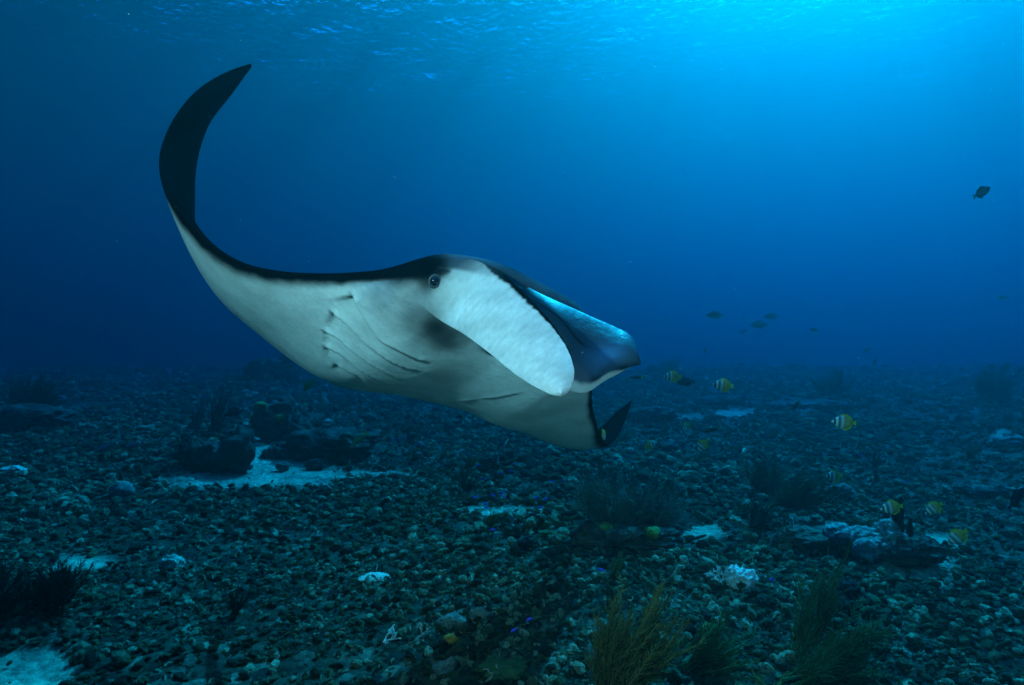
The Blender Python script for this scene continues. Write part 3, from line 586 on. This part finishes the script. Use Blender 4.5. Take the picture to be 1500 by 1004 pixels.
def scatter_tufts():
    r=np.random.RandomState(33); lab='small dark algae tuft sprouting between the rubble'; src=[]
    for k in range(3): src.append(feather('algae_tuft',lab,'algae',(0,0,-5),.16,(.3,.1,.8),12,.6,[M_FDK,M_FGR,M_FOL][k],560+k,.35,.0035,18,group='algae tufts in the rubble'))
    for n in range(24):
        y=math.sqrt(r.uniform(2.5**2,9**2)); x=y*r.uniform(-.8,.8); k=r.randint(0,3); a=src[k]
        if n<3: o=src[n]; 
        else:
            o=a.copy(); sc.collection.objects.link(o)
            for c in a.children: q=c.copy(); q.parent=o; sc.collection.objects.link(q)
        o.location=(x,y,float(hz(x,y))); o['label']=where('small '+['dark','green','olive'][k if n>2 else n]+' algae tuft',*to_px(x,y,float(hz(x,y)))); s_=r.uniform(.6,1.3); o.scale=(s_,)*3; o.rotation_euler=(0,0,r.uniform(-.8,.8))
scatter_tufts()
# black sea urchin
def urchin():
    g=ground_at(767,806); root=empty('sea_urchin',g+np.array([0,0,.035])); tag(root,'black spiny sea urchin resting in the rubble','sea urchin'); r=np.random.RandomState(5)
    v,f=lump((.032,.032,.028),61,3,.04,.02); mesh_obj('shell',v,f,M_BLACK,root); P=[]
    for k in range(120):
        dd=r.normal(size=3); dd/=np.linalg.norm(dd); dd[2]=abs(dd[2])-.2; P.append((np.array([dd*.025,dd*r.uniform(.06,.085)]),np.array([.0022,.0005])))
    v,f=tubes_mesh(P,3); mesh_obj('spines',v,f,M_BLACK,root)['kind']='stuff'
urchin()
def sponge_fan():
    g=ground_at(1312,806); r=np.random.RandomState(9); P=[]
    for k in range(9):
        t=np.linspace(0,1,8); d0=np.array([r.normal()*.10+.05,r.normal()*.12,1]); L=r.uniform(.18,.30); P.append((np.outer(t,d0*L)+np.outer(np.sin(t*5+k),[.006,.006,0])+r.normal(size=3)*np.array([.03,.03,0]),.022*(1.1-.6*t)))
    v,f=tubes_mesh(P,8); o=mesh_obj('black_sponge',v,f,M_BLACK); o.location=g; tag(o,'upright black finger sponge under the striped fish','sponge')
sponge_fan()
def antler(name,label,px,py,size,seed,n,flat_,m,rad):
    r=np.random.RandomState(seed); P=[]
    def grow(p,dd,l,rd,lev):
        q=p+dd*l; P.append((np.array([p,(p+q)/2+r.normal(size=3)*l*.06,q]),np.array([rd,rd*.9,rd*.75])))
        if lev<4:
            for k in range(r.randint(2,4)):
                d2=dd+r.normal(size=3)*np.array([.75,.75,flat_]); d2/=np.linalg.norm(d2); grow(q,d2,l*r.uniform(.6,.85),rd*.75,lev+1)
    for k in range(n):
        d0=np.array([r.normal(),r.normal()*.7,abs(r.normal())*flat_+.35]); d0/=np.linalg.norm(d0); grow(np.zeros(3),d0,size*.3,rad,1)
    v,f=tubes_mesh(P,5); o=mesh_obj(name,v,f,m); o.location=ground_at(px,py)+np.array([0,0,.01]); tag(o,label,'coral'); return o
antler('branching_coral','bright white branching coral with a knobbly head in the rubble at lower right',1058,858,.13,71,5,.6,M_WHITE,.007)
bommie('white_coral_head','rounded white coral head next to the white branching coral','coral',1086,858,.15,.10,572,M_WHITE,6)
antler('branching_coral','thin white antler shaped coral fragment in the foreground',562,945,.11,73,2,.35,M_WHITE,.005)
antler('branching_coral','small pale green branching coral by the orange sponge',617,935,.08,74,3,.8,M_PALE,.005)
antler('branching_coral','small pale branching coral at the bottom right of the green crust',724,995,.07,75,3,.8,M_PALE,.005)
antler('branching_coral','small white forked twig in the rubble left of centre',463,790,.06,76,2,.6,M_WHITE,.005)
antler('branching_coral','pale twiggy coral among the rubble below the green fan',1160,790,.22,77,4,.5,M_GREY,.008)
antler('branching_coral','white twig coral on the dark rock past the sand patch',533,636,.16,78,3,.4,M_WHITE,.012)
# ------------------------------------------------------------------ fish
def bar_mat(name,stops,axis='X',noise_amt=.02):
    m=N(name); o=m.obj(); sp=m.n('ShaderNodeSeparateXYZ',{0:o}); nz=m.noise(o,14,3); x=m.n('ShaderNodeMath',{0:nz,1:noise_amt*2},operation='MULTIPLY').outputs[0]
    x=m.n('ShaderNodeMath',{0:sp.outputs[axis],1:x},operation='ADD').outputs[0]; x=m.n('ShaderNodeMath',{0:x,1:.5-noise_amt},operation='ADD').outputs[0]
    return m.set(base_color=m.ramp(x,stops),roughness=.4,spec=.35)
def plain(name,c): 
    m=N(name); o=m.obj(); return m.set(base_color=m.mix(m.noise(o,9,3),c,tuple(.7*x for x in c)),roughness=.45,spec=.3)
M_EYE=N('fish_eye').set(base_color=(.01,.01,.012),roughness=.15)
Y=(.88,.66,.04); OR=(.90,.42,.07); WH=(.85,.82,.70); DK=(.20,.20,.17); GY=(.36,.34,.28)
SPECIES={}
def species(key,up,lo,thick,body_m,fin_m,tail,dorsal,anal,tail_m=None,eye=(.36,.07)):
    xs=np.linspace(-.36,.5,24); U=np.interp(xs,*zip(*up)); Lw=np.interp(xs,*zip(*lo)); V=[];Fc=[];n=14
    for x,a,b in zip(xs,U,Lw):
        c=(a+b)/2; h=(a-b)/2; t=thick*math.sqrt(max(0,1-((x-.12)/.52)**2))*min(1,h/(.25*max(U-Lw)))+.004
        for k in range(n):
            g=2*math.pi*k/n; V.append((x,t*math.cos(g)*abs(math.cos(g))**.2,c+h*math.sin(g)))
    for i in range(len(xs)-1):
        for k in range(n): Fc.append((i*n+k,(i+1)*n+k,(i+1)*n+(k+1)%n,i*n+(k+1)%n))
    Fc.append(tuple(range(n))); Fc.append(tuple((len(xs)-1)*n+k for k in range(n-1,-1,-1)))
    D={'body':mesh_data('body',V,Fc,True,body_m)}
    def fin(name,poly,m):
        k=len(poly); vv=[(x,.006,z) for x,z in poly]+[(x,-.006,z) for x,z in poly]; ff=[tuple(range(k)),tuple(range(2*k-1,k-1,-1))]+[(i,k+i,k+(i+1)%k,(i+1)%k) for i in range(k)]
        D[name]=mesh_data(name,vv,ff,False,m)
    fin('tail_fin',tail,tail_m or fin_m); fin('dorsal_fin',dorsal,fin_m); fin('anal_fin',anal,fin_m)
    fin('pectoral_fin',[(.2,-.02),(.08,.03),(.02,-.03),(.1,-.07)],fin_m)
    v,f=ICO2; D['eye']=mesh_data('eye',v*.028,f,True,M_EYE); SPECIES[key]=(D,thick,eye)
up=[(-.36,.05),(-.3,.10),(-.2,.22),(0,.30),(.2,.27),(.34,.16),(.44,.06),(.5,.01)]; lo=[(x,-z*.95) for x,z in up]
BF=bar_mat('butterflyfish_skin',[(.10,Y),(.20,(.55,.33,.04)),(.36,OR),(.47,(.50,.36,.14)),(.50,GY),(.56,WH),(.62,(.5,.48,.42)),(.66,DK),(.73,(.2,.2,.17)),(.75,WH),(.83,WH),(.85,(.02,.02,.02)),(.90,(.03,.03,.03)),(.92,WH)])
YF=plain('yellow_fin',Y)
species('butterfly',up,lo,.085,BF,YF,[(-.34,.05),(-.5,.11),(-.48,0),(-.5,-.11),(-.34,-.05)],[(.22,.25),(.05,.36),(-.15,.33),(-.33,.17),(-.36,.05),(-.2,.2),(0,.29)],[(.12,-.26),(-.1,-.34),(-.28,-.24),(-.36,-.05),(-.2,-.2),(0,-.28)])
up2=[(-.36,.03),(-.2,.07),(.05,.12),(.25,.11),(.4,.06),(.5,.01)]; lo2=[(x,-z) for x,z in up2]
def slim(key,c,cf,ct,stripes=None,deep=1.0):
    u=[(x,z*deep) for x,z in up2]; l=[(x,z*deep) for x,z in lo2]; b=bar_mat(key+'_skin',stripes,'Z' ,.01) if stripes else plain(key+'_skin',c)
    d=deep; species(key,u,l,.055,b,plain(key+'_fin',cf),[(-.34,.03),(-.5,.13),(-.45,0),(-.5,-.13),(-.34,-.03)],[(.25,.10*d),(.1,.17*d),(-.2,.12*d),(-.3,.05*d),(0,.11*d)],[(0,-.11*d),(-.08,-.16*d),(-.25,-.10*d),(-.3,-.04*d),(-.1,-.09*d)],plain(key+'_tail',ct))
slim('damsel',(.04,.045,.05),(.03,.035,.04),(.04,.04,.04),deep=1.5); slim('surgeon',(.012,.014,.02),(.01,.012,.016),(.012,.014,.02),deep=1.55)
slim('chromis_blue',(.14,.12,1.0),(.14,.14,1.0),(.5,.5,.4),deep=1.1); slim('wrasse_green',(.10,.20,.06),(.16,.22,.04),(.75,.62,.04),deep=.95); slim('wrasse_dark',(.03,.035,.03),(.04,.04,.03),(.6,.5,.04),deep=.8)
slim('pale_fish',(.16,.24,.24),(.14,.2,.2),(.2,.24,.2),deep=1.1); slim('olive_fish',(.22,.22,.05),(.2,.2,.05),(.25,.24,.05),deep=1.6); slim('striped_fish',(.3,.3,.3),(.2,.2,.2),(.5,.45,.05),[(.38,(.02,.02,.02)),(.46,(.6,.6,.55)),(.50,(.02,.02,.02)),(.54,(.6,.6,.55)),(.6,(.02,.02,.02))],1.0)
def fish(key,name,label,pos,length,yaw=180,tilt=0,group=None,cat='fish',roll=0):
    D,thick,eye=SPECIES[key]; root=empty(name,pos); root.rotation_euler=(Matrix.Rotation(R(yaw),4,'Z')@Matrix.Rotation(R(-tilt),4,'Y')@Matrix.Rotation(R(roll),4,'X')).to_euler(); root.scale=(length,)*3; tag(root,label,cat,group)
    for k,me in D.items():
        if k=='eye' or k=='pectoral_fin':
            for sgn in (1,-1):
                o=link(bpy.data.objects.new(k,me),root)
                if k=='eye': o.location=(eye[0],sgn*thick*.62,eye[1])
                else: o.location=(0,sgn*thick*.95,0); o.rotation_euler=(0,0,sgn*R(-18))
        else: link(bpy.data.objects.new(k,me),root)
    return root
BFL=[(985,552,3.6,.105,178,0,'striped yellow butterflyfish just past the snout of the ray'),(1059,565,3.3,.112,174,-6,'striped orange butterflyfish, second from the snout of the ray'),
 (1236,619,2.9,.112,172,-4,'largest striped butterflyfish, alone above the open rubble'),(1222,698,3.4,.105,190,-2,'small striped butterflyfish directly below the largest one'),
 (1306,744,3.0,.108,172,12,'orange butterflyfish hovering over the black finger sponge'),(1368,745,3.1,.100,165,38,'tilted butterflyfish beside the one over the black sponge'),
 (1403,787,2.9,.108,160,44,'lowest tilted butterflyfish near the right edge of the reef'),(1029,653,3.7,.10,170,52,'tilted white and yellow butterflyfish below the wing tip'),
 (1090,663,3.9,.10,235,0,'narrow striped butterflyfish seen nearly head on over the rubble'),(1005,627,4.2,.10,215,35,'small pale butterflyfish with yellow tail near the wing tip'),
 (953,652,4.0,.095,20,-20,'dark striped butterflyfish facing away beside the wing tip'),(884,637,2.7,.062,60,60,'yellow butterflyfish in front of the dark wing tip')]
for px,py,dd,L,yw,tl,lab in BFL:
    fish('butterfly','butterflyfish',lab,at(px,py,dd),L,yw,-tl,'butterflyfish over the reef')
OTH=[('wrasse_green','wrasse','green wrasse with yellow tail swimming up over the sand edge',525,645,5.2,.21,215,-38),('olive_fish','reef_fish','olive oval fish below the belly of the ray',453,564,5.5,.15,205,-50),
 ('surgeon','reef_fish','dark oval fish next to the sea whips',343,604,6.0,.19,195,-18),('striped_fish','reef_fish','dark striped fish above the sand patch',376,652,6.2,.16,180,-4),('pale_fish','parrotfish','pale blue fish grazing the rubble at left',196,652,6.0,.20,190,-16),('pale_fish','parrotfish','pale green fish grazing behind the pale blue one',154,656,6.6,.26,190,-25),
 ('surgeon','surgeonfish','black surgeonfish silhouette alone in the open water at upper right',1438,282,3.6,.14,12,28),('surgeon','surgeonfish','big black fish half out of the picture at the right edge',1489,730,2.4,.13,20,38),
 ('striped_fish','reef_fish','white striped fish with dark back under the far wing',741,649,4.6,.105,235,-38),('striped_fish','reef_fish','small white striped fish right of the dark backed one',780,655,4.6,.09,300,30),
 ('wrasse_dark','wrasse','dark wrasse with a yellow tail spot over the rubble',1043,630,4.2,.13,165,-18),('wrasse_dark','wrasse','dark slender fish nosing down over far rubble',1166,594,5.5,.13,150,-60),('wrasse_dark','reef_fish','fish with yellow tail hiding below the snout',932,553,4.3,.11,185,0),
 ('damsel','damselfish','dark fish with pale edges behind the nearest butterflyfish',1004,560,5.0,.16,180,0),('damsel','damselfish','tiny black fish just under the belly of the ray',674,610,3.4,.035,170,0),('olive_fish','reef_fish','small yellowish fish by the grey mound',1213,806,3.2,.05,250,-60)]
for key,nm,lab,px,py,dd,L,yw,tl in OTH: fish(key,nm,lab,at(px,py,dd),L,yw,tl)
FAR=[(1047,462,.30,180,0),(1112,476,.32,180,0),(1130,464,.30,178,0),(1088,486,.20,20,20),(1089,465,.13,60,50),(1192,484,.18,0,-10),(1206,455,.13,250,80),(1254,472,.11,30,30),(1270,513,.14,190,-20),(1281,530,.16,20,45),(1033,513,.15,30,50),(1087,534,.14,170,0),(1469,436,.16,180,0),(1296,537,.1,150,0),(217,603,.2,180,0),(130,562,.13,30,50),(122,583,.13,30,30),(945,512,.1,60,70),(1083,551,.09,90,60),(163,577,.12,190,0),(60,566,.12,30,60),(273,573,.13,185,0),(1404,598,.1,180,0)]
FLAB={0:'long slim grey fish, leftmost of the three long ones in the blue beyond the snout',1:'long slim grey fish, lowest of the three long ones in the blue beyond the snout',2:'long slim grey fish, rightmost of the three long ones in the blue beyond the snout',3:'dark stubby fish just below the three long grey fish',
 4:'tiny dark fish among the three long grey fish, nose up',5:'dark fish swimming alone to the right of the three long grey fish',6:'tiny fish standing on end in the blue water right of centre',7:'tiny dark fish high above the rubble at right of the upended one',12:'faint dark fish in open water close to the right edge',14:'dark low fish skimming the far rubble at left'}
for k,(px,py,L,yw,tl) in enumerate(FAR): fish('damsel','distant_fish',FLAB.get(k) or where('tiny dark far fish',px,py),at(px,py,13+(k%4)*1.2),L*1.3,yw,tl,'far fish in the blue')
z5=[(410,535),(550,487),(510,625),(360,630),(420,690),(458,810),(720,685),(745,642),(820,587),(845,540),(785,545),(585,450),(380,455),(500,500),(995,378),(1270,330),(1210,435),(310,390),(105,290),(175,320),(60,340),(512,605),(460,620),(418,670),(695,632)]
BL=[(600+.2667*a,560+.2667*b) for a,b in z5]+[(1260,666),(1298,655),(1380,669),(1383,643),(1411,628),(1328,705),(1231,687),(1087,645),(1073,650),(1131,850),(881,835),(776,907),(753,923),(595,640),(575,645),(586,644)]
_b=np.random.RandomState(4)
for px,py in BL:
    g=ground_at(px,py+8); fish('chromis_blue','blue_damselfish',where('tiny vivid blue damselfish',px,py),at(px,py,g[1]*.97),.046 if py<880 else .038,_b.uniform(150,215) if _b.rand()<.7 else _b.uniform(-30,30),_b.uniform(-35,25),'tiny blue damselfish')
# drifting particles in the water
def snow():
    r=np.random.RandomState(12); V=[];Fc=[]; O=np.array([(1,0,0),(-1,0,0),(0,1,0),(0,-1,0),(0,0,1),(0,0,-1)]); fo=[(0,2,4),(2,1,4),(1,3,4),(3,0,4),(2,0,5),(1,2,5),(3,1,5),(0,3,5)]
    for k in range(300):
        y=r.uniform(.9,4.5); p=np.array([y*r.uniform(-.9,.9),y,CAM_Z+y*r.uniform(-.25,.55)]); s=r.uniform(.0005,.0012)*(.5+y*.28); b=len(V)
        V+=list(p+O*s*r.uniform(.5,1.2,(6,1))); Fc+=[tuple(q+b for q in t) for t in fo]
    o=mesh_obj('marine_snow',V,Fc,N('marine_snow').set(base_color=(.75,.75,.7),roughness=.8)); tag(o,'fine pale particles drifting in the water','particles',kind='stuff')
snow()
